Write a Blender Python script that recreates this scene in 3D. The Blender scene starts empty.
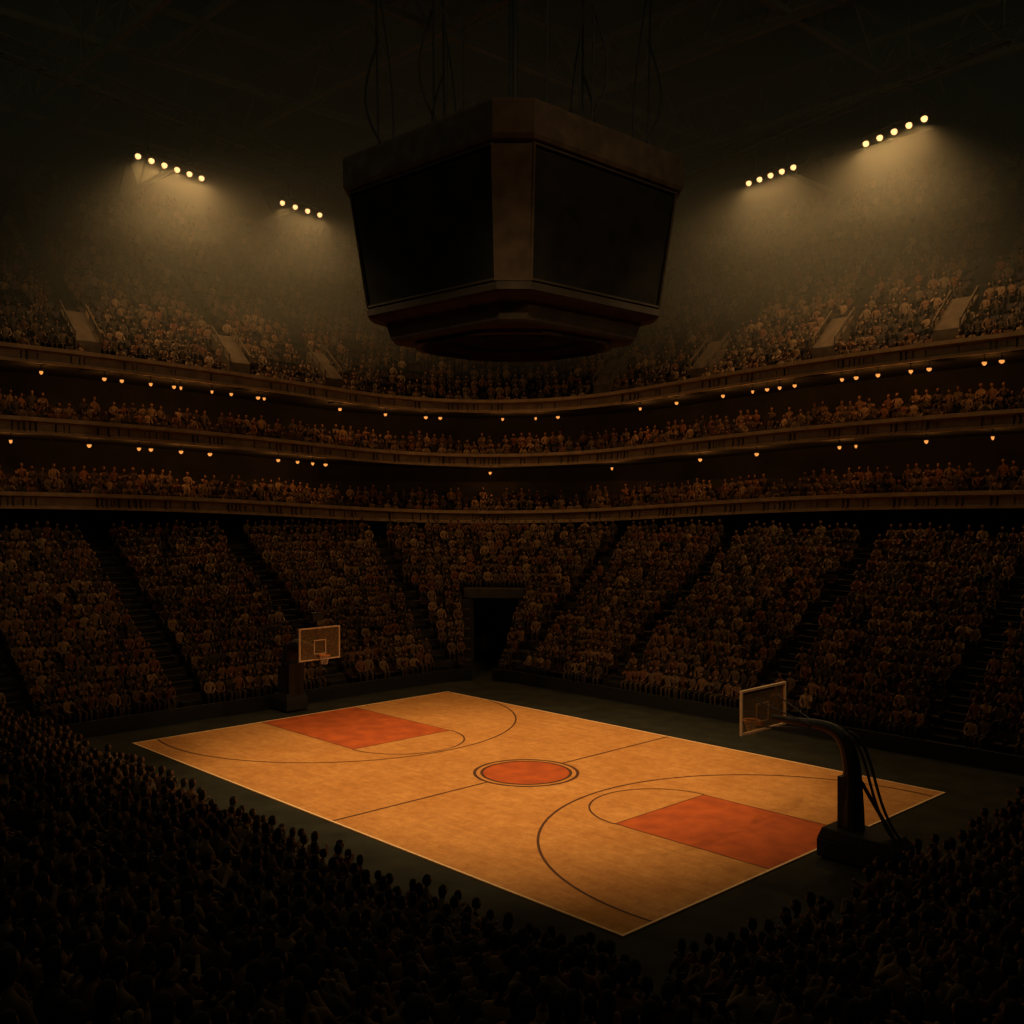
import bpy, bmesh, math, random
from mathutils import Vector, Matrix
random.seed(7)
R=math.radians
scene=bpy.context.scene
scene.view_settings.view_transform='Standard'
CX,CY=-0.47,42.3
M=Matrix.Translation((CX,CY,0))@Matrix.Rotation(R(-46.3),4,'Z')
MI=M.inverted()
F=1032.0; HOR=504.5; CZ=10.75

# ---------------------------------------------------------------- materials
def mat(name,col,rough=.7,metal=0,noise=None,bump=0,emit=None,estr=0,scale=5.0,spec=.12):
    m=bpy.data.materials.new(name); m.use_nodes=True
    nt=m.node_tree; b=nt.nodes['Principled BSDF']
    b.inputs['Base Color'].default_value=(*col,1); b.inputs['Roughness'].default_value=rough
    b.inputs['Metallic'].default_value=metal; b.inputs['Specular IOR Level'].default_value=spec
    tc=nt.nodes.new('ShaderNodeTexCoord')
    if noise is not None:
        n=nt.nodes.new('ShaderNodeTexNoise'); n.inputs['Scale'].default_value=scale; n.inputs['Detail'].default_value=5
        nt.links.new(tc.outputs['Object'],n.inputs['Vector'])
        r=nt.nodes.new('ShaderNodeValToRGB'); r.color_ramp.elements[0].position=.3; r.color_ramp.elements[1].position=.7
        r.color_ramp.elements[0].color=(*noise,1); r.color_ramp.elements[1].color=(*col,1)
        nt.links.new(n.outputs['Fac'],r.inputs['Fac']); nt.links.new(r.outputs['Color'],b.inputs['Base Color'])
        if bump:
            bp=nt.nodes.new('ShaderNodeBump'); bp.inputs['Strength'].default_value=bump
            nt.links.new(n.outputs['Fac'],bp.inputs['Height']); nt.links.new(bp.outputs['Normal'],b.inputs['Normal'])
    if emit:
        b.inputs['Emission Color'].default_value=(*emit,1); b.inputs['Emission Strength'].default_value=estr
    return m
m_conc=mat('concrete_dark',(.07,.055,.035),.9,noise=(.04,.032,.021),bump=.2,scale=1.5)
m_step=mat('concrete_step',(.045,.032,.02),.9,noise=(.027,.02,.013),scale=2.)
m_aisle=mat('aisle_dark',(.014,.012,.008),.9,noise=(.010,.008,.006),scale=2)
m_fascia=mat('fascia_bronze',(.20,.125,.065),.6,noise=(.11,.066,.034),bump=.1,scale=1.2)
m_trim=mat('trim_bronze',(.34,.21,.105),.5,noise=(.22,.13,.065),scale=1.5)
m_wall=mat('wall_dark',(.04,.034,.022),.95,noise=(.024,.02,.014),bump=.2,scale=.6)
m_roof=mat('roof_dark',(.03,.03,.02),.95,noise=(.016,.017,.012),scale=.3)
m_steel=mat('steel_dark',(.07,.058,.038),.8,.0,noise=(.035,.03,.02),scale=1)
m_apron=mat('apron_floor',(.028,.026,.015),.8,noise=(.014,.013,.008),scale=.9,spec=.05)
m_black=mat('black_metal',(.014,.012,.009),.55,.0,noise=(.009,.008,.007),scale=8,spec=.3)
m_pad=mat('black_padding',(.022,.017,.011),.7,noise=(.013,.01,.007),scale=5)
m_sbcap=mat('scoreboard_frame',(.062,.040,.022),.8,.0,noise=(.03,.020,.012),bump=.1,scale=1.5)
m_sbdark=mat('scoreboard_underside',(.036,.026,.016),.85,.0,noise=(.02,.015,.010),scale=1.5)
m_screen=mat('scoreboard_screen',(.016,.014,.010),1.0,noise=(.008,.008,.006),scale=1,spec=0.0)
m_key=mat('key_paint',(.49,.095,.014),.7,noise=(.31,.058,.012),scale=1.3)
m_line=mat('court_line_dark',(.10,.035,.01),.6,noise=(.07,.022,.008))
m_bound=mat('court_line_cream',(.85,.55,.26),.6,noise=(.7,.43,.2))
m_frame=mat('board_frame',(.6,.38,.2),.4,noise=(.45,.28,.15))
m_orange=mat('rim_orange',(.6,.2,.05),.4,.3,noise=(.45,.13,.03))
m_net=mat('net_cord',(.45,.3,.18),.8,noise=(.35,.24,.14))
m_bulb=mat('bulb_glow',(.3,.2,.1),.5,emit=(1,.53,.19),estr=2.3)
m_lamp=mat('tier_lamp_glow',(.08,.04,.02),.7,emit=(1,.37,.08),estr=1.0)
m_seat=mat('seat_plastic',(.04,.018,.010),.6,noise=(.022,.011,.007),scale=3)
m_skin=mat('skin',(.20,.10,.05),.7,noise=(.14,.07,.035),scale=4)
m_hair=mat('hair',(.02,.013,.008),.8,noise=(.01,.007,.005),scale=9)
m_glass=bpy.data.materials.new('board_glass'); m_glass.use_nodes=True
nt=m_glass.node_tree; nt.nodes.clear()
o=nt.nodes.new('ShaderNodeOutputMaterial'); mx=nt.nodes.new('ShaderNodeMixShader'); mx.inputs[0].default_value=.22
tr=nt.nodes.new('ShaderNodeBsdfTransparent'); tr.inputs[0].default_value=(.85,.8,.7,1)
gl=nt.nodes.new('ShaderNodeBsdfPrincipled'); gl.inputs['Base Color'].default_value=(.3,.18,.08,1); gl.inputs['Roughness'].default_value=.3
nt.links.new(tr.outputs[0],mx.inputs[1]); nt.links.new(gl.outputs[0],mx.inputs[2]); nt.links.new(mx.outputs[0],o.inputs[0])
# wood
m_wood=bpy.data.materials.new('court_maple'); m_wood.use_nodes=True
nt=m_wood.node_tree; b=nt.nodes['Principled BSDF']; b.inputs['Roughness'].default_value=.7; b.inputs['Specular IOR Level'].default_value=.12
tc=nt.nodes.new('ShaderNodeTexCoord')
br=nt.nodes.new('ShaderNodeTexBrick'); br.inputs['Scale'].default_value=1; br.inputs['Brick Width'].default_value=2.4; br.inputs['Row Height'].default_value=.16
br.inputs['Mortar Size'].default_value=.003; br.inputs['Color1'].default_value=(.64,.30,.076,1); br.inputs['Color2'].default_value=(.57,.262,.066,1); br.inputs['Mortar'].default_value=(.43,.19,.05,1)
nt.links.new(tc.outputs['Object'],br.inputs['Vector'])
def mul(col,scale,lo,hi,c0,rough=.7):
    n=nt.nodes.new('ShaderNodeTexNoise'); n.inputs['Scale'].default_value=scale; n.inputs['Detail'].default_value=10; n.inputs['Roughness'].default_value=rough
    nt.links.new(tc.outputs['Object'],n.inputs['Vector'])
    r=nt.nodes.new('ShaderNodeValToRGB'); r.color_ramp.elements[0].position=lo;r.color_ramp.elements[1].position=hi
    r.color_ramp.elements[0].color=(*c0,1); r.color_ramp.elements[1].color=(1,1,1,1)
    nt.links.new(n.outputs['Fac'],r.inputs['Fac'])
    mm=nt.nodes.new('ShaderNodeMix'); mm.data_type='RGBA'; mm.blend_type='MULTIPLY'; mm.inputs['Factor'].default_value=1
    nt.links.new(col,mm.inputs['A']); nt.links.new(r.outputs['Color'],mm.inputs['B']); return mm.outputs['Result']
c=mul(br.outputs['Color'],.35,.35,.65,(.80,.72,.62)); c=mul(c,2.2,.36,.62,(.74,.65,.54),.8)
nt.links.new(c,b.inputs['Base Color'])
# clothes (random per spectator)
def cloth(name,cols):
    m=bpy.data.materials.new(name); m.use_nodes=True; nt=m.node_tree; b=nt.nodes['Principled BSDF']; b.inputs['Roughness'].default_value=.85; b.inputs['Specular IOR Level'].default_value=.1
    oi=nt.nodes.new('ShaderNodeObjectInfo'); r=nt.nodes.new('ShaderNodeValToRGB'); r.color_ramp.interpolation='CONSTANT'
    els=r.color_ramp.elements
    while len(els)<len(cols): els.new(.5)
    for i,c in enumerate(cols):
        els[i].position=i/len(cols); els[i].color=(*c,1)
    nt.links.new(oi.outputs['Random'],r.inputs['Fac']); nt.links.new(r.outputs['Color'],b.inputs['Base Color'])
    return m
m_cloth=cloth('spectator_shirt',[(.12,.058,.027),(.06,.034,.018),(.15,.076,.035),(.09,.036,.017),(.04,.028,.018),(.20,.115,.055),(.09,.052,.027),(.13,.05,.022),(.06,.038,.022),(.13,.078,.04)])
m_trou=cloth('spectator_trousers',[(.03,.02,.013),(.05,.03,.018),(.022,.017,.012),(.06,.036,.02)])

# ---------------------------------------------------------------- mesh helpers
def obj(name,verts,faces,mats,midx=None,mw=None,parent=None,smooth=False):
    me=bpy.data.meshes.new(name); me.from_pydata([tuple(v) for v in verts],[],faces)
    for m in mats: me.materials.append(m)
    if midx: me.polygons.foreach_set('material_index',midx)
    if smooth: me.polygons.foreach_set('use_smooth',[True]*len(me.polygons))
    me.update()
    ob=bpy.data.objects.new(name,me); scene.collection.objects.link(ob)
    if parent: ob.parent=parent
    if mw is not None: ob.matrix_world=mw
    return ob
def empty(name,mw=None):
    e=bpy.data.objects.new(name,None); scene.collection.objects.link(e)
    if mw is not None: e.matrix_world=mw
    return e
class G:
    def __init__(s): s.v=[]; s.f=[]; s.m=[]
    def quad(s,a,b,c,d,mi=0):
        i=len(s.v); s.v+=[a,b,c,d]; s.f.append((i,i+1,i+2,i+3)); s.m.append(mi)
    def hexa(s,p,mi=0):
        i=len(s.v); s.v+=list(p)
        for f in ((0,3,2,1),(4,5,6,7),(0,1,5,4),(1,2,6,5),(2,3,7,6),(3,0,4,7)):
            s.f.append(tuple(i+k for k in f)); s.m.append(mi)
    def box(s,x0,x1,y0,y1,z0,z1,mi=0):
        s.hexa([(x0,y0,z0),(x1,y0,z0),(x1,y1,z0),(x0,y1,z0),(x0,y0,z1),(x1,y0,z1),(x1,y1,z1),(x0,y1,z1)],mi)
    def beam(s,a,b,w,h=None,mi=0):
        h=h or w; a=Vector(a); b=Vector(b); d=(b-a).normalized()
        up=Vector((0,0,1)) if abs(d.z)<.95 else Vector((1,0,0))
        x=d.cross(up).normalized()*w/2; y=x.cross(d).normalized()*h/2
        s.hexa([a-x-y,a+x-y,a+x+y,a-x+y,b-x-y,b+x-y,b+x+y,b-x+y],mi)
    def tube(s,pts,rads,n=10,mi=0,cap=True):
        pts=[Vector(p) for p in pts]; i0=len(s.v)
        if not hasattr(rads,'__len__'): rads=[rads]*len(pts)
        px=None
        for k,p in enumerate(pts):
            d=(pts[min(k+1,len(pts)-1)]-pts[max(k-1,0)]).normalized()
            if px is None:
                up=Vector((0,1,0)) if abs(d.y)<.9 else Vector((1,0,0)); px=d.cross(up).normalized()
            px=(px-d*px.dot(d)).normalized(); py=d.cross(px)
            for j in range(n):
                a=2*math.pi*j/n; s.v.append(p+(px*math.cos(a)+py*math.sin(a))*rads[k])
        for k in range(len(pts)-1):
            for j in range(n):
                s.f.append((i0+k*n+j,i0+k*n+(j+1)%n,i0+(k+1)*n+(j+1)%n,i0+(k+1)*n+j)); s.m.append(mi)
        if cap:
            s.f.append(tuple(i0+j for j in range(n))[::-1]); s.m.append(mi)
            s.f.append(tuple(i0+(len(pts)-1)*n+j for j in range(n))); s.m.append(mi)
    def ring(s,c,r0,r1,z,a0=0,a1=360,n=72,mi=0,clip=None):
        for k in range(n):
            aa=R(a0+(a1-a0)*k/n); ab=R(a0+(a1-a0)*(k+1)/n)
            P=[(c[0]+q*math.cos(t),c[1]+q*math.sin(t),z) for q,t in ((r0,aa),(r1,aa),(r1,ab),(r0,ab))]
            if clip and not all(clip(p) for p in P): continue
            s.quad(*P,mi=mi)
    def make(s,name,mats,**k): return obj(name,s.v,s.f,mats,s.m,**k)
def bez(p0,p1,p2,p3,n=14):
    o=[]
    for i in range(n+1):
        t=i/n; o.append(Vector(p0)*(1-t)**3+Vector(p1)*3*t*(1-t)**2+Vector(p2)*3*t*t*(1-t)+Vector(p3)*t**3)
    return o

# ---------------------------------------------------------------- L shaped paths
class Path:
    def __init__(s,cx,cy,r,e1,e2,sgn=1):
        s.cx,s.cy,s.r,s.e1,s.e2,s.sgn=cx,cy,r,e1,e2,sgn
        s.L1=(cy-r)-e1; s.L2=e2-(cx+r)
    def leg1(s,y,o): return s.sgn*(s.cx-o),s.sgn*y
    def arc(s,a,o):
        return s.sgn*(s.cx+s.r-(s.r+o)*math.cos(a)),s.sgn*(s.cy-s.r+(s.r+o)*math.sin(a))
    def leg2(s,x,o): return s.sgn*x,s.sgn*(s.cy+o)
    def dist(s,kind,t):
        h=s.r*math.pi/4
        if kind==0: return h+(s.cy-s.r-t)
        if kind==1: return abs(t-math.pi/4)*s.r
        return h+(t-(s.cx+s.r))
    def pos(s,kind,t,o):
        return (s.leg1 if kind==0 else s.arc if kind==1 else s.leg2)(t,o)
    def normal(s,kind,t):
        n=(-1,0) if kind==0 else (0,1) if kind==2 else (-math.cos(t),math.sin(t))
        return s.sgn*n[0],s.sgn*n[1]
    def row(s,o,step):
        out=[]; La=(s.r+o)*math.pi/2; tot=s.L1+La+s.L2; l=step/2
        while l<tot:
            if l<s.L1: out.append((0,s.e1+l))
            elif l<s.L1+La: out.append((1,(l-s.L1)/(s.r+o)))
            else: out.append((2,s.cx+s.r+l-s.L1-La))
            l+=step
        return out
    def samples(s,st=3.0,extra=()):
        out=[]; n=max(1,int(s.L1/st)); out+=[(0,s.e1+s.L1*i/n) for i in range(n+1)]
        aa=sorted([math.pi/2*i/24 for i in range(1,24)]+list(extra)); out+=[(1,a) for a in aa]
        n=max(1,int(s.L2/st)); out+=[(2,s.cx+s.r+s.L2*i/n) for i in range(n+1)]
        return out
def loft(name,path,profile,mats,mi,dip=None,pocket=None,samples=None,flip=False):
    sm=samples or path.samples(extra=(pocket[0]-1e-3,pocket[0]+1e-3,pocket[1]-1e-3,pocket[1]+1e-3) if pocket else ())
    v=[];f=[];mm=[]
    np_=len(profile)
    for k,t in sm:
        d=dip(path.dist(k,t)) if dip else 0
        for o,z in profile:
            if pocket and k==1 and pocket[0]<=t<=pocket[1] and z<pocket[3]: o=max(o,pocket[2])
            x,y=path.pos(k,t,o); v.append((x,y,z-d))
    for i in range(len(sm)-1):
        for j in range(np_-1):
            f.append((i*np_+j,i*np_+j+1,(i+1)*np_+j+1,(i+1)*np_+j)); mm.append(mi[j] if hasattr(mi,'__len__') else mi)
    return obj(name,v,f,mats,mm,mw=M)

# ================================================================= COURT
HX,HY=14.35,9.25
g=G(); g.box(-70,60,-60,60,-.3,0); g.make('floor',[m_apron],mw=M)
ce=empty('basketball_court',M)
g=G(); g.box(-HX,HX,-HY,HY,0.0,.03); g.make('maple_surface',[m_wood],parent=ce)
g=G(); z=.034
MXc=1.5
g.quad((8.3,-2.5,z),(HX,-2.5,z),(HX,2.5,z),(8.3,2.5,z),0)
g.quad((-HX,-2.75,z),(-6.5,-2.75,z),(-6.5,2.75,z),(-HX,2.75,z),0)
g.ring((MXc,0),0.001,1.72,z,mi=0)
g.make('painted_keys',[m_key],parent=ce)
g=G(); z=.038; w=.09
inside=lambda p: abs(p[0])<HX and abs(p[1])<HY
g.ring((MXc,0),1.72,1.84,z); g.ring((MXc,0),2.0,2.13,z)
g.quad((MXc-.045,-HY,z),(MXc+.045,-HY,z),(MXc+.045,-2.1,z),(MXc-.045,-2.1,z)); g.quad((MXc-.045,2.1,z),(MXc+.045,2.1,z),(MXc+.045,HY,z),(MXc-.045,HY,z))
g.ring((13.6,.2),8.2,8.29,z,n=220,clip=inside); g.ring((-12.3,.5),8.76,8.84,z,n=220,clip=inside)
g.ring((8.3,0),2.5,2.57,z,a0=90,a1=270); g.ring((-6.5,0),2.75,2.82,z,a0=-90,a1=90)
for x0,x1,h in ((8.3,HX,2.5),(-HX,-6.5,2.75)):
    for s in (-1,1): g.box(x0,x1,s*h-.02,s*h+.02,z-.004,z)
    xe=x0 if x0>0 else x1; g.box(xe-.02,xe+.02,-h,h,z-.004,z)
g.make('dark_lines',[m_line],parent=ce)
g=G(); w=.08
g.box(-HX,HX,-HY,-HY+w,.03,.041);g.box(-HX,HX,HY-w,HY,.03,.041);g.box(-HX,-HX+w,-HY+w,HY-w,.03,.041);g.box(HX-w,HX,-HY+w,HY-w,.03,.041)
g.make('boundary_lines',[m_bound],parent=ce)

# ================================================================= HOOPS
def hoop(sgn,bx,basex,xb,cz,W,H,sb,th=1.0,yo=0):
    mw=M@Matrix.Translation((0,yo,0))@(Matrix.Rotation(math.pi,4,'Z') if sgn<0 else Matrix.Identity(4))
    e=empty('basketball_hoop',mw)
    g=G(); x0,x1=basex-.85*sb,xb; hw=.62*sb
    g.box(x0,x1,-hw,hw,.08,.62)
    g.hexa([(x0,-hw,.62),(x1,-hw,.62),(x1,hw,.62),(x0,hw,.62),(x0+.12,-hw+.1,.95),(x1-.25,-hw+.1,.9),(x1-.25,hw-.1,.9),(x0+.12,hw-.1,.95)])
    for wx in (x0+.25,x1-.25):
        for wy in (-hw+.1,hw-.1): g.tube([(wx,wy-.06,.09),(wx,wy+.06,.09)],.09,n=14)
    ob=g.make('base_carriage',[m_pad],parent=e)
    bv=ob.modifiers.new('b','BEVEL'); bv.width=.04; bv.segments=2
    g=G(); top=cz-.35
    pts=[(basex-.1,0,.8),(basex-.12,0,1.6)]+bez((basex-.12,0,2.1),(basex-.15,0,top-.1),(basex-.5,0,top+.15),(basex-1.5,0,top+.12),12)+[(bx+.35,0,cz-.25)]
    pts=[Vector(p) for p in pts]
    g.tube(pts,[.3*th,.28*th]+[(.25-.010*i)*th for i in range(13)]+[.08],n=12)
    g.box(basex-.42*th,basex-.1,-.24*th,.24*th,.8,2.5)
    if th>1.2: g.box(basex-.1,basex+.55,-.3,.3,.8,2.3)
    g.make('support_arm',[m_black],parent=e,smooth=False)
    g=G(); xr=x1-.3
    for s in (-.16,.16):
        g.tube(bez((basex-.35,s,top+.02),(basex+.55,s,top-.1),(basex+.35,s,1.8),(xr+.1,s,.88)),.045,n=8)
    g.tube([(xr,0,.88),(basex+.15,0,2.4)],.06,n=8)
    for s in (-.5,.5):
        g.tube([(basex-1.3,s*.2,top+.05),(bx+.1,s*W*.5,cz+.25*H)],.025,n=8)
        g.tube([(basex-1.5,s*.2,top),(bx+.1,s*W*.5,cz-.35*H)],.025,n=8)
    g.make('brace_tubes',[m_black],parent=e)
    g=G(); t=.05
    g.box(bx-.02,bx+.02,-W/2+t,W/2-t,cz-H/2+t,cz+H/2-t)
    g.make('glass_board',[m_glass],parent=e)
    g=G(); t=.065
    def fr(y0,y1,z0,z1,t,xa,xb_):
        g.box(xa,xb_,y0,y1,z0,z0+t); g.box(xa,xb_,y0,y1,z1-t,z1); g.box(xa,xb_,y0,y0+t,z0+t,z1-t); g.box(xa,xb_,y1-t,y1,z0+t,z1-t)
    fr(-W/2,W/2,cz-H/2,cz+H/2,t,bx-.04,bx+.04)
    fr(-.36,.36,cz-H*.32,cz+H*.12,.045,bx-.045,bx-.022)
    g.make('board_frame',[m_frame],parent=e)
    g=G(); rz=cz-H*.33; rc=(bx-.45,0,rz); rr=.27
    g.tube([(rc[0]+rr*math.cos(2*math.pi*i/28),rr*math.sin(2*math.pi*i/28),rz) for i in range(29)],.022,n=8,cap=False)
    g.box(bx-.2,bx-.03,-.09,.09,rz-.1,rz+.03)
    g.make('rim',[m_orange],parent=e)
    g=G()
    for i in range(12):
        for dr in (-1,1):
            P=[]
            for k in range(6):
                a=2*math.pi*(i+dr*k*.5)/12; q=rr*(1-.5*math.sin(k/5*1.4)); P.append((rc[0]+q*math.cos(a),q*math.sin(a),rz-.09*k))
            g.tube(P,.009,n=4,cap=False)
    g.make('net',[m_net],parent=e)
    g=G(); cx=bx+.25
    if sgn<0:
        g.tube([(cx,0,cz+H/2-.2),(cx,0,cz+H/2+.35)],.04,n=8)
        g.box(cx-.12,cx+.12,-.3,.3,cz+H/2+.3,cz+H/2+.72)
        g.tube(bez((cx,.0,cz+H/2+.7),(cx,0,cz+H/2+1.1),(cx+.1,.2,cz+H/2+1.15),(cx+.3,.4,cz+H/2+1.0)),.03,n=6)
        g.make('shot_clock',[m_black],parent=e)
hoop(1,12.35,15.6,17.1,4.14,2.6,1.42,1.12,1.15,.15)
hoop(-1,13.35,16.3,17.05,3.75,2.4,1.65,1.05,1.9)

# ================================================================= SCOREBOARD
sb=empty('hanging_scoreboard',Matrix.Translation((.05,42.3,CZ)))
def oct8(D,c,z): return [(D,-c,z),(D,c,z),(c,D,z),(-c,D,z),(-D,c,z),(-D,-c,z),(-c,-D,z),(c,-D,z)]
g=G()
def band(levels,mi):
    for (D0,c0,z0),(D1,c1,z1) in zip(levels,levels[1:]):
        a=oct8(D0,c0,z0); b=oct8(D1,c1,z1)
        for i in range(8): g.quad(a[i],a[(i+1)%8],b[(i+1)%8],b[i],mi)
g.f.append(tuple(range(8))); g.m.append(0); g.v+=oct8(6.3,.7,14.1)
band([(6.3,.7,14.1),(6.8,.72,13.95),(6.85,.72,13.85),(6.85,.72,12.75),(6.75,.72,12.6),(6.5,.7,12.55)],0)
band([(6.5,.7,12.55),(5.8,.6,7.9)],1)
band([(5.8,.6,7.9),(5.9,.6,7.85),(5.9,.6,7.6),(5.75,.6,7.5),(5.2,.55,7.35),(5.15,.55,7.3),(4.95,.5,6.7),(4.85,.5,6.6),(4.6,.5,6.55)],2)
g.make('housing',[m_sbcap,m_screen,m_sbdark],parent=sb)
g=G()
a=oct8(6.56,.74,12.55); b=oct8(5.86,.64,7.9)
for i in range(0,8,2):
    g.quad(a[i],a[i+1],b[i+1],b[i])
    p,q=Vector(a[i]),Vector(b[i]); g.beam(p,q,.08); p,q=Vector(a[i+1]),Vector(b[i+1]); g.beam(p,q,.08)
for i in range(1,8,2):
    g.beam(Vector(a[i])-Vector((0,0,.06)),Vector(a[(i+1)%8])-Vector((0,0,.06)),.06,.08,1)
    g.beam(Vector(b[i])+Vector((0,0,.06)),Vector(b[(i+1)%8])+Vector((0,0,.06)),.06,.08,1)
g.make('corner_pillars',[m_sbcap,m_sbdark],parent=sb)
g=G()
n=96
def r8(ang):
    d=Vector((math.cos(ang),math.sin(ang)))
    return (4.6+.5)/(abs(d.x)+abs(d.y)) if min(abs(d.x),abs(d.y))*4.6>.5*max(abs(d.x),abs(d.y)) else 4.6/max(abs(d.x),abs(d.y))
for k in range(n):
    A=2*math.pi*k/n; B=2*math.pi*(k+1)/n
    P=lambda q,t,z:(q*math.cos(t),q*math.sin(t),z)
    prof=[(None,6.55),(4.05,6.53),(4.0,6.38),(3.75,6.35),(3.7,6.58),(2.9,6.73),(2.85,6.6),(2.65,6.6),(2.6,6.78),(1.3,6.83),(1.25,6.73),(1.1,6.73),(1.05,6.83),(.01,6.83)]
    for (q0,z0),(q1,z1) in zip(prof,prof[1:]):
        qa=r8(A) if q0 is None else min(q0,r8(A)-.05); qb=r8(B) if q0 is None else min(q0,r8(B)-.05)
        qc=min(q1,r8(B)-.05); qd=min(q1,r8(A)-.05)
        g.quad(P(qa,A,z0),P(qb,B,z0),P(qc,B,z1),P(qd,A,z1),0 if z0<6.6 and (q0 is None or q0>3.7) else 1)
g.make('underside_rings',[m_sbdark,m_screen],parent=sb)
g=G()
for x,y in ((3,-3),(-3,-3),(3,3),(-3,3),(5.5,0),(-5.5,0),(1.2,-5),(-1.8,-4.4)):
    g.tube([(x,y,13.9),(x*1.03,y*1.03,24.2)],.045,n=6)
    g.box(x-.22,x+.22,y-.22,y+.22,13.9,14.4)
g.tube([(0,0,14),(0,0,24.2)],.18,n=10)
for x,y,s in ((3,-3,1),(-3,-3,-1),(5.5,0,1),(-5.5,0,-1),(3,3,1),(-3,3,-1)):
    g.tube(bez((x,y,19),(x+s*.7,y,17),(x+s*.9,y,16),(x*.92,y,14.3)),.05,n=6)
    g.tube(bez((x,y,21),(x-s*.5,y,18),(x-s*.7,y,16),(x*.9,y,14.3)),.035,n=6)
g.make('hoist_cables',[m_black],parent=sb)

# ================================================================= LOWER BOWL
far=Path(-17.5,14.5,4,-32.5,38.0); near=Path(-18.3,13.0,4,-14.5,17.5,sgn=-1)
def steps(o0,z0,n,dep,rise):
    p=[(o0,0),(o0,z0)]; 
    for k in range(n):
        p+=[(o0+dep*(k+1),z0+rise*k)]
        if k<n-1: p+=[(o0+dep*(k+1),z0+rise*(k+1))]
    return p
PA=49.8
pk=(R(PA-10),R(PA+10),11.8,4.7)
NF=15; FD,FR=.85,.55
prof=steps(0,.5,NF,FD,FR)+[(16.2,.5+FR*(NF-1)),(16.2,12.5)]
loft('lower_stand',far,prof,[m_step,m_wall],[0]*(len(prof)-2)+[1],pocket=pk)
NN=23; ND,NR=.87,.31
prof=steps(0,.3,NN,ND,NR)
loft('lower_stand',near,prof,[m_step],0)
loft('courtside_barrier',far,[(-.35,0),(-.35,.7),(-.25,.7),(-.25,0)],[m_black],0,samples=[s for s in far.samples(extra=(pk[0],)) if s[0]==0 or (s[0]==1 and s[1]<=pk[0]+1e-6)])
loft('courtside_barrier',far,[(-.35,0),(-.35,.7),(-.25,.7),(-.25,0)],[m_black],0,samples=[s for s in far.samples(extra=(pk[1],)) if (s[0]==1 and s[1]>=pk[1]-1e-6) or s[0]==2])
aisF=([-22,-12.6,-4.6,4.2],[R(16),R(82)],[-6.8,2.6,11.8,21,30]); 
aisN=([-9,0,6],[R(45)],[-10,-1,8])
def near_ais(A,k,t,path,o,hw=.62):
    if k==1: return any(abs(t-a)*(path.r+o)<hw for a in A[1])
    return any(abs(t-a)<hw for a in A[k])
def aisle_mesh(name,path,A,n,o0,z0,dep,rise,dip=None,mats=None,w=.5):
    g=G()
    for k in (0,1,2):
        for t in A[k]:
            nx,ny=path.normal(k,t); tx,ty=-ny,nx
            d=dip(path.dist(k,t)) if dip else 0
            for i in range(n):
                zt=z0+rise*i-d
                for h,(oa,ob) in enumerate(((0,dep/2),(dep/2,dep))):
                    zz=zt+.02+(rise/2 if h else 0); 
                    ax,ay=path.pos(k,t,o0+dep*i+oa); bx_,by_=path.pos(k,t,o0+dep*i+ob+.01)
                    P=[]
                    for z in (zt-.15,zz):
                        P+=[(ax-tx*w,ay-ty*w,z),(bx_-tx*w,by_-ty*w,z),(bx_+tx*w,by_+ty*w,z),(ax+tx*w,ay+ty*w,z)]
                    g.hexa(P)
    return g.make(name,mats or [m_aisle],mw=M)
aisle_mesh('aisle_stairs',far,aisF,NF,0,.5,FD,FR)
aisle_mesh('aisle_stairs',near,aisN,NN,0,.3,ND,NR)

# tunnel through the corner of the stand, black leaves at its end stand in for the dark opening
ca=R(PA); dx,dy=far.arc(ca,pk[2]-.02)
nx,ny=far.normal(1,ca)
dm=M@Matrix.Translation((dx,dy,0))@Matrix.Rotation(math.atan2(ny,nx)-math.pi/2,4,'Z')
te=empty('tunnel_doorway',dm)
g=G()
for s in (-1,1):
    g.box(min(s*1.3,s*1.7),max(s*1.3,s*1.7),-.3,.0,0,3.9)
    g.box(min(s*1.55,s*2.05),max(s*1.55,s*2.05),-5.5,-4.9,0,4.9)
g.box(-1.7,1.7,-.3,.0,3.5,3.95)
g.box(-2.15,2.15,-5.6,-4.9,4.45,5.1)
g.make('door_frame',[m_conc],parent=te)
g=G(); g.box(-1.3,1.3,-.12,-.02,0,3.5); g.box(-.03,.03,-.16,-.1,0,3.5)
for s in (-.25,.25): g.beam((s,-.2,1.0),(s,-.2,1.5),.04)
g.make('doorway_dark',[m_black],parent=te)

# ================================================================= UPPER TIERS
ring=Path(-29.5,27,14,-32.5,38.0)
dip=lambda d:1.25*math.exp(-(d/20)**2)
TOPS=[CZ+.8,CZ+5.0,CZ+9.0]
for j,T in enumerate(TOPS):
    fas=[(7,T-.95),(.15,T-.95),(0,T-.95),(0,T-.78),(.12,T-.74),(.12,T-.3),(0,T-.26),(-.12,T-.22),(-.12,T),(.15,T),(.15,T-.9)]
    mi=[2,1,1,1,0,1,1,1,1,2]
    loft('balcony_fascia',ring,fas,[m_fascia,m_trim,m_wall],mi,dip=dip)
    if j<2:
        z0=T-.85
        p=[(.15,z0),(1.0,z0),(1.0,z0+.5),(1.85,z0+.5),(1.85,z0+1.0),(2.7,z0+1.0),(2.7,z0+1.5),(5,z0+1.5),(5,TOPS[j+1]-.95)]
        loft('balcony_tier',ring,p,[m_step,m_wall],[0]*7+[1],dip=dip)
NU=24; UD,UR=.87,.72
z0=TOPS[2]-.85
prof=[(.15,z0)]
for k in range(NU):
    prof+=[(.15+UD*(k+1),z0+UR*k),(.15+UD*(k+1),z0+UR*(k+1))]
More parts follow.
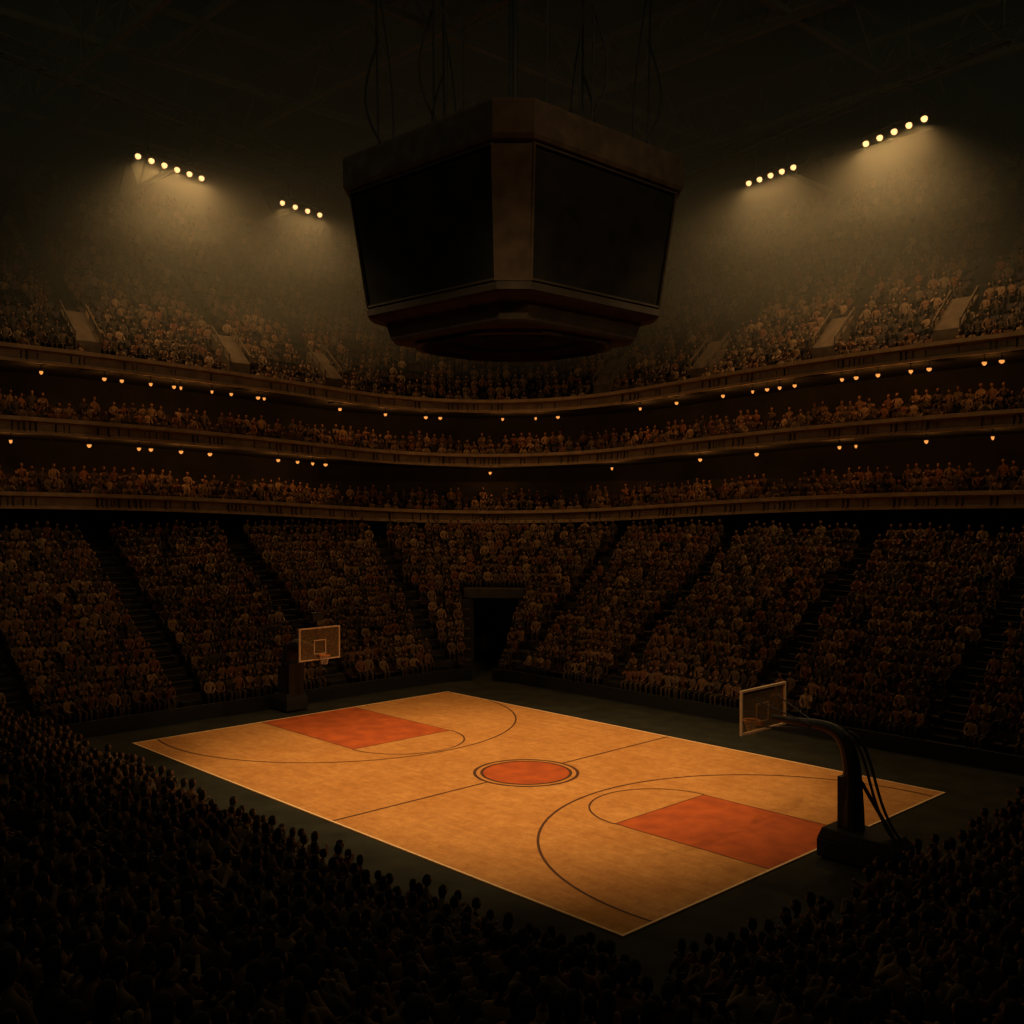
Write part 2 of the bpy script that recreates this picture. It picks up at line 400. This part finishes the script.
prof+=[(23.5,z0+UR*NU),(23.5,42)]
loft('upper_stand',ring,prof,[m_step,m_wall],[0]*(len(prof)-2)+[1],dip=dip)

def ray_to_ring(u,o):
    best=None
    for k,t in ring.row(0,.15):
        x,y=ring.pos(k,t,o); w=M@Vector((x,y,0))
        if w.y<20: continue
        uu=512+F*w.x/w.y
        if best is None or abs(uu-u)<best[0]: best=(abs(uu-u),k,t)
    return best[1:]
m_vom=mat('vomitory_concrete',(.10,.064,.035),.9,noise=(.055,.036,.02),scale=2)
voms=[ray_to_ring(u,2.5) for u in (78,228,322,612,712,835,958)]
aisU=([t for k,t in voms if k==0]+[-25],[t for k,t in voms if k==1],[t for k,t in voms if k==2]+[26])
aisle_mesh('aisle_stairs',ring,aisU,NU,.15,z0,UD,UR,dip=dip)
g=G()
for k,t in voms:
    nx,ny=ring.normal(k,t); tx,ty=-ny,nx; d=dip(ring.dist(k,t)); w=.75
    P=[]
    for z0_ in (0,1):
        a=ring.pos(k,t,1.0); b=ring.pos(k,t,3.4)
        za=TOPS[2]-d+(0.0 if not z0_ else .8); zb=TOPS[2]-d+(1.6 if not z0_ else 2.9)
        P+=[(a[0]-tx*w,a[1]-ty*w,za),(b[0]-tx*w,b[1]-ty*w,zb),(b[0]+tx*w,b[1]+ty*w,zb),(a[0]+tx*w,a[1]+ty*w,za)]
    g.hexa(P)
    for s in (-1,1):
        a=Vector((*ring.pos(k,t,1.0),TOPS[2]-d+.8)); b=Vector((*ring.pos(k,t,3.4),TOPS[2]-d+2.9)); off=Vector((tx*w*s,ty*w*s,0))
        g.beam(a+off+Vector((0,0,.5)),b+off+Vector((0,0,.5)),.1)
        for q in (0,.33,.66,1): p=a.lerp(b,q)+off; g.beam(p,p+Vector((0,0,.5)),.08)
g.make('vomitory_stairs',[m_vom],mw=M)

# near walls, roof, trusses
nw=Path(-38.3,33,1,-60,60,sgn=-1)
loft('wall_near',nw,[(0,0),(0,40)],[m_wall],0)
g=G(); g.box(-75,65,-60,75,40,40.5); g.make('ceiling',[m_roof],mw=M)
def truss(name,a,b,zb,zt,step=4.):
    g=G(); a=Vector(a);b=Vector(b); L=(b-a).length; n=int(L/step); d=(b-a)/n
    g.beam((*a,zb),(*b,zb),.35); g.beam((*a,zt),(*b,zt),.35)
    for i in range(n):
        p=a+d*i;q=a+d*(i+.5);r=a+d*(i+1)
        g.beam((*p,zb),(*q,zt),.12); g.beam((*q,zt),(*r,zb),.12)
    g.make(name,[m_steel],mw=M)
for y in (-18,-6,6,18,30): truss('roof_truss',(-52,y),(37,y),35.6,38.6)
for x in (-40,-26,-12,2,16): truss('roof_truss',(x,-32),(x,48),36.2,39.2,5)
g=G()
for y in (-24,-12,0,12,24): g.beam((-52,y,39.4),(37,y,39.4),.4,.5)
g.make('roof_purlins',[m_steel],mw=M)
for a,b in (((-27,50),(-11,76)),((24,50.5),(12,72))):
    g=G()
    for s in (-.4,.4):
        for z in (33.4,34.3): g.beam((a[0]+s,a[1],z),(b[0]+s,b[1],z),.09)
    A=Vector((*a,33.4));B=Vector((*b,33.4)); 
    for i in range(14):
        p=A.lerp(B,i/13); g.beam(p-Vector((.4,0,0)),p+Vector((.4,0,0)),.08); g.beam(p,p+Vector((0,0,.9)),.06)
        if i%3==0: g.beam(p+Vector((0,0,.9)),p+Vector((0,0,5.5)),.06)
    g.make('lighting_catwalk',[m_steel])

# ================================================================= FLOODLIGHTS
LZ=CZ+20.5
def spot(name,loc,target,e,size,blend,col,rad=.2,parent=None):
    l=bpy.data.lights.new(name,'SPOT'); l.energy=e; l.spot_size=R(size); l.spot_blend=blend; l.color=col; l.shadow_soft_size=rad
    o=bpy.data.objects.new(name,l); scene.collection.objects.link(o); o.location=loc
    o.rotation_euler=(Vector(target)-Vector(loc)).to_track_quat('-Z','Y').to_euler()
    if parent: o.parent=parent
    return o
banks=[((-22,60.9),(-19.5,65.0),6,(2.0,-1.0),1.0),((-15.6,70.3),(-13.6,73.2),4,(1.0,-1),.7),((15.1,66),(17.1,62.9),5,(-.5,-1),.65),((20.1,58.8),(21.9,55),5,(-1.0,0),1.15)]
for a,b,n,tg,pw in banks:
    e=empty('floodlight_bank'); g=G(); gb=G()
    A=Vector((*a,LZ+.45));B=Vector((*b,LZ+.45)); dd=(B-A).normalized()
    g.beam(A-dd*.4,B+dd*.4,.12); 
    for s in (.15,.85): p=A.lerp(B,s); g.beam(p,p+Vector((0,0,1.65)),.06)
    for i in range(n):
        p=A.lerp(B,i/(n-1))-Vector((0,0,.45))
        g.beam(p+Vector((0,0,.45)),p+Vector((0,0,.25)),.06)
        g.tube([p+Vector((0,.16,.26)),p+Vector((0,.12,.16)),p+Vector((0,-.0,.02))],[.06,.15,.18],n=14)
        c=p+Vector((0,-.03,-.02))
        gb.tube([c+Vector((0,.02,.04)),c+Vector((0,-.03,-.04)),c+Vector((0,-.08,-.12)),c+Vector((0,-.1,-.15))],[.17,.16,.1,.02],n=14)
        spot('lamp_beam',p+Vector((0,0,-.3)),(p.x+tg[0],p.y+tg[1],p.z-8),850*pw,150,1,(1,.60,.25),.15,e)
    g.make('lamp_housings',[m_black],parent=e); gb.make('lamp_lenses',[m_bulb],parent=e,smooth=True)

# tier lamps
g=G(); gl=G()
e=empty('balcony_lamps',M)
rows=[(2,[43,105,123,150,175,181,212,232,258,264,340,385,425,441,503,535,558,640,677,722,752,766,780,795,841,855,878,910,930,985,1001]),
      (1,[10,90,140,150,182,210,278,298,313,326,490,612,700,757,840,855,925,993])]
for j,us in rows:
    last=-99
    for u in us:
        k,t=ray_to_ring(u,.5); x,y=ring.pos(k,t,.5); zz=TOPS[j]-.95-dip(ring.dist(k,t))
        nx,ny=ring.normal(k,t)
        g.tube([(x,y,zz),(x,y,zz-.3)],.03,n=6); g.tube([(x,y,zz-.28),(x,y,zz-.38)],[.06,.14],n=10)
        rr_=random.uniform(.08,.15)
        gl.tube([(x,y,zz-.36),(x,y,zz-.42),(x,y,zz-.5),(x,y,zz-.56)],[rr_*.8,rr_,rr_*.8,.03],n=10)
        if u-last>26:
            last=u
            l=bpy.data.lights.new('lamp_light','POINT');l.energy=random.uniform(28,70);l.color=(1,.43,.12);l.shadow_soft_size=.15
            ob=bpy.data.objects.new('lamp_light',l);scene.collection.objects.link(ob);ob.parent=e;ob.location=(x+nx*.1,y+ny*.1,zz-.85)
g.make('lamp_stems',[m_black],parent=e); gl.make('lamp_globes',[m_lamp],parent=e,smooth=True)

# ================================================================= SPECTATORS
lib=bpy.data.collections.new('spectator_figures'); slib=bpy.data.collections.new('seat_models')
def person(i,arms,lean,hair_long):
    V=[];E=[];Rd=[]
    def a(p,r,par=None):
        V.append((p[0],p[1],p[2]));Rd.append(r)
        if par is not None:E.append((par,len(V)-1))
        return len(V)-1
    pel=a((0,0,.56),.15); sp=a((0,.01+lean*.3,.78),.145,pel); ch=a((0,.01+lean*.7,.99),.155,sp); nb=a((0,lean,1.15),.075,ch); a((0,lean+.03,1.27),.06,nb)
    for s,arm in ((-1,arms[0]),(1,arms[1])):
        sh=a((s*.19,lean,1.07),.075,ch)
        if arm=='lap': el=(s*.27,.08+lean,.82);wr=(s*.16,.30,.68);hd=(s*.12,.39,.66)
        else: el=(s*.26,.2+lean,.86);wr=(s*.08,.36+lean,1.03);hd=(s*.03,.4+lean,1.1)
        el=a(el,.055,sh);wr=a(wr,.038,el);a(hd,.042,wr)
        hp=a((s*.11,.06,.54),.1,pel);kn=a((s*.14,.45,.52),.072,hp);an=a((s*.14,.44,.1),.048,kn);a((s*.15,.6,.05),.042,an)
    me=bpy.data.meshes.new('p');me.from_pydata(V,E,[]);ob=bpy.data.objects.new('p',me);scene.collection.objects.link(ob)
    ob.modifiers.new('s','SKIN');sv=me.skin_vertices[0].data
    for q,r in enumerate(Rd): sv[q].radius=(r,r*(.8 if q<4 else 1)); sv[q].use_root=(q==0)
    ss=ob.modifiers.new('u','SUBSURF');ss.levels=1;ss.render_levels=1
    dg=bpy.context.evaluated_depsgraph_get();bm=bmesh.new();bm.from_mesh(bpy.data.meshes.new_from_object(ob.evaluated_get(dg)))
    bpy.data.objects.remove(ob)
    for f in bm.faces:
        c=f.calc_center_median()
        f.material_index=3 if c.z<.6 else (1 if c.z>1.2 and abs(c.x)<.12 else 0)
        if (c.y>.33 and .62<c.z<.75 and abs(c.x)<.22): f.material_index=1
        if c.y>.36+lean and c.z>1.04: f.material_index=1
    hc=Vector((0,lean+.045,1.37))
    r=bmesh.ops.create_uvsphere(bm,u_segments=14,v_segments=10,radius=1)
    for v in r['verts']:
        c=v.co.copy(); x,y,z=c
        w=.078*(1-.18*max(0,-z)); d=.098
        p=Vector((x*w,y*d,z*.125))
        if y>.8 and abs(x)<.3 and -.35<z<.15: p.y+=.022
        if abs(x)>.93 and abs(z)<.35: p.x*=1.13
        if z<-.5 and y>.2: p.y+=.01
        v.co=hc+p
    for f in {f for v in r['verts'] for f in v.link_faces}: f.material_index=1
    r=bmesh.ops.create_uvsphere(bm,u_segments=14,v_segments=10,radius=1)
    dele=[]
    for v in r['verts']:
        x,y,z=v.co
        if (y>.35 and z<.45) or z<(-.75 if not hair_long else -1.1): dele.append(v)
        if hair_long and z<0: z*=1.7
        v.co=hc+Vector((x*.09,y*.108-.012,z*.135+.008))
    for f in {f for v in r['verts'] for f in v.link_faces}: f.material_index=2
    bmesh.ops.delete(bm,geom=dele,context='VERTS')
    me=bpy.data.meshes.new('spectator_%d'%i);bm.to_mesh(me);bm.free()
    for m in (m_cloth,m_skin,m_hair,m_trou): me.materials.append(m)
    me.polygons.foreach_set('use_smooth',[True]*len(me.polygons))
    lib.objects.link(bpy.data.objects.new('spectator_%d'%i,me))
person(0,('lap','lap'),0,False);person(1,('lap','chin'),.06,True);person(2,('chin','chin'),.12,False);person(3,('lap','lap'),.04,True);person(4,('chin','lap'),0.08,False)
g=G();g.box(-.22,.22,-.1,.32,.38,.44);g.hexa([(-.22,-.16,.42),(.22,-.16,.42),(.22,-.1,.42),(-.22,-.1,.42),(-.22,-.26,.86),(.22,-.26,.86),(.22,-.21,.86),(-.22,-.21,.86)]);g.box(-.04,.04,-.1,.1,0,.38);g.box(-.24,-.21,-.15,.25,.44,.6);g.box(.21,.24,-.15,.25,.44,.6)
so=g.make('stadium_seat_model',[m_seat]);scene.collection.objects.unlink(so);slib.objects.link(so)

def gn(name,coll,pick):
    ng=bpy.data.node_groups.new(name,'GeometryNodeTree')
    ng.interface.new_socket('Geometry',in_out='INPUT',socket_type='NodeSocketGeometry');ng.interface.new_socket('Geometry',in_out='OUTPUT',socket_type='NodeSocketGeometry')
    N=ng.nodes;L=ng.links;gi=N.new('NodeGroupInput');go=N.new('NodeGroupOutput');ip=N.new('GeometryNodeInstanceOnPoints')
    ci=N.new('GeometryNodeCollectionInfo');ci.inputs['Collection'].default_value=coll;ci.inputs['Separate Children'].default_value=True;ci.inputs['Reset Children'].default_value=True
    def na(n,t):
        q=N.new('GeometryNodeInputNamedAttribute');q.data_type=t;q.inputs['Name'].default_value=n;return q.outputs['Attribute']
    L.new(gi.outputs[0],ip.inputs['Points']);L.new(ci.outputs[0],ip.inputs['Instance']);ip.inputs['Pick Instance'].default_value=True
    L.new(na('vid','INT'),ip.inputs['Instance Index'])
    cx=N.new('ShaderNodeCombineXYZ');L.new(na('rotz','FLOAT'),cx.inputs['Z']);L.new(cx.outputs[0],ip.inputs['Rotation'])
    L.new(na('scl','FLOAT'),ip.inputs['Scale']);L.new(ip.outputs[0],go.inputs[0])
    return ng
ngp=gn('place_spectators',lib,True);ngs=gn('place_seats',slib,True)
def cloud(name,P,ng,nv):
    me=bpy.data.meshes.new(name);me.from_pydata([p[:3] for p in P],[],[])
    a=me.attributes.new('rotz','FLOAT','POINT');a.data.foreach_set('value',[p[3] for p in P])
    a=me.attributes.new('scl','FLOAT','POINT');a.data.foreach_set('value',[p[4] for p in P])
    a=me.attributes.new('vid','INT','POINT');a.data.foreach_set('value',[p[5]%nv for p in P])
    ob=bpy.data.objects.new(name,me);scene.collection.objects.link(ob);ob.matrix_world=M
    md=ob.modifiers.new('place','NODES');md.node_group=ng
VW=[0,0,1,1,2,3,3,4,4]
def fill(path,n,o0,z0,dep,rise,A,fillp,dip=None,pocket=None,seat=.55,avoid=None,gap=.68):
    P=[];S=[]
    for i in range(n):
        o=o0+dep*i+dep*.30
        for k,t in path.row(o,seat):
            if near_ais(A,k,t,path,o,gap): continue
            if pocket and k==1 and z0+rise*i<pocket[3]+.2 and pocket[0]-.4/(path.r+o)<t<pocket[1]+.4/(path.r+o): continue
            x,y=path.pos(k,t,o); nx,ny=path.normal(k,t)
            if avoid:
                w=M@Vector((x,y,0))
                if avoid(w): continue
            z=z0+rise*i-(dip(path.dist(k,t)) if dip else 0)
            rz=math.atan2(-ny,-nx)-math.pi/2
            sx,sy=x+nx*.22,y+ny*.22
            S.append((sx,sy,z,rz,1,0))
            if random.random()<fillp:
                P.append((sx-nx*.03+random.uniform(-.05,.05),sy-ny*.03,z,rz+random.uniform(-.35,.35),random.uniform(.9,1.1),random.choice(VW)))
    return P,S
P1,S1=fill(far,NF,0,.5,FD,FR,aisF,.9,pocket=pk)
P2,S2=fill(near,NN,0,.3,ND,NR,aisN,.9,avoid=lambda w:w.length<5)
cloud('lower_crowd',P1,ngp,5);cloud('lower_seats',S1,ngs,1)
cloud('near_crowd',P2,ngp,5);cloud('near_seats',S2,ngs,1)
P=[];S=[]
for j in (0,1):
    a,b=fill(ring,3,.15,TOPS[j]-.85,.85,.5,([],[],[]),.75,dip=dip,seat=.6);P+=a;S+=b
cloud('balcony_crowd',P,ngp,5);cloud('balcony_seats',S,ngs,1)
a,b=fill(ring,NU,.15,TOPS[2]-.85,UD,UR,aisU,.7,dip=dip,seat=.62)
cloud('upper_crowd',a,ngp,5);cloud('upper_seats',b,ngs,1)

# ================================================================= COURT LIGHTS
warm=(1,.68,.36)
def courtlight(loc,e,size=41):
    em=empty('court_spotlight'); g=G(); l=Vector(loc); d=(Vector((CX,CY,0))-l).normalized()
    g.tube([l-d*.9,l-d*.6,l-d*.1],[.15,.38,.42],n=16); g.beam(l-d*.7,(l.x,l.y,39.9),.12); g.make('lamp_can',[m_black],parent=em)
    spot('lamp_beam',loc,(CX,CY,0),e,size,.9,warm,.5,em)
courtlight((-24,40,35),25500); courtlight((24,40,35),25500); courtlight((0,15,35),26500); courtlight((-1,67,35),13000)
spot('stand_fill',(-20,14,36),(20,60,0),9500,52,1,(1,.60,.30),1)  # unseen fill spots, added to brighten the far stands
spot('stand_fill',(20,14,36),(-22,60,0),8500,52,1,(1,.60,.30),1)
for loc,e in (((-22,34,33),1000),((22,34,33),1000),((0,8,33),600)):  # unseen fill points, added as ambient light under the closed roof
    l=bpy.data.lights.new('ambient_fill','POINT');l.energy=e;l.color=(.85,.85,.5);l.shadow_soft_size=1
    o=bpy.data.objects.new('ambient_fill',l);o.location=loc;scene.collection.objects.link(o)
# haze : thick layer under the roof, thinner one below it
def hazemat(d):
    mh=bpy.data.materials.new('haze');mh.use_nodes=True;nt=mh.node_tree;nt.nodes.clear()
    o=nt.nodes.new('ShaderNodeOutputMaterial');vs=nt.nodes.new('ShaderNodeVolumeScatter');vs.inputs['Density'].default_value=d;vs.inputs['Color'].default_value=(.9,.86,.65,1);vs.inputs['Anisotropy'].default_value=0
    nt.links.new(vs.outputs[0],o.inputs['Volume']);return mh
he=empty('stadium_haze')
g=G();g.box(-60,60,49.6,120,26.52,39.9);g.make('upper_layer',[hazemat(.017)],parent=he)
g=G();g.box(-60,60,49.6,120,22.52,26.5);g.make('middle_layer',[hazemat(.010)],parent=he)
g=G();g.box(-60,60,49.6,120,19.9,22.5);g.make('lower_layer',[hazemat(.005)],parent=he)

w=bpy.data.worlds.new('w');scene.world=w;w.use_nodes=True;w.node_tree.nodes['Background'].inputs[0].default_value=(.01,.01,.007,1)
cam=bpy.data.cameras.new('camera');cam.sensor_width=36;cam.lens=36*F/1024;cam.clip_end=500
co=bpy.data.objects.new('camera',cam);scene.collection.objects.link(co);co.location=(0,0,CZ);co.rotation_euler=(R(90)-math.atan(7.5/F),0,0)
scene.camera=co
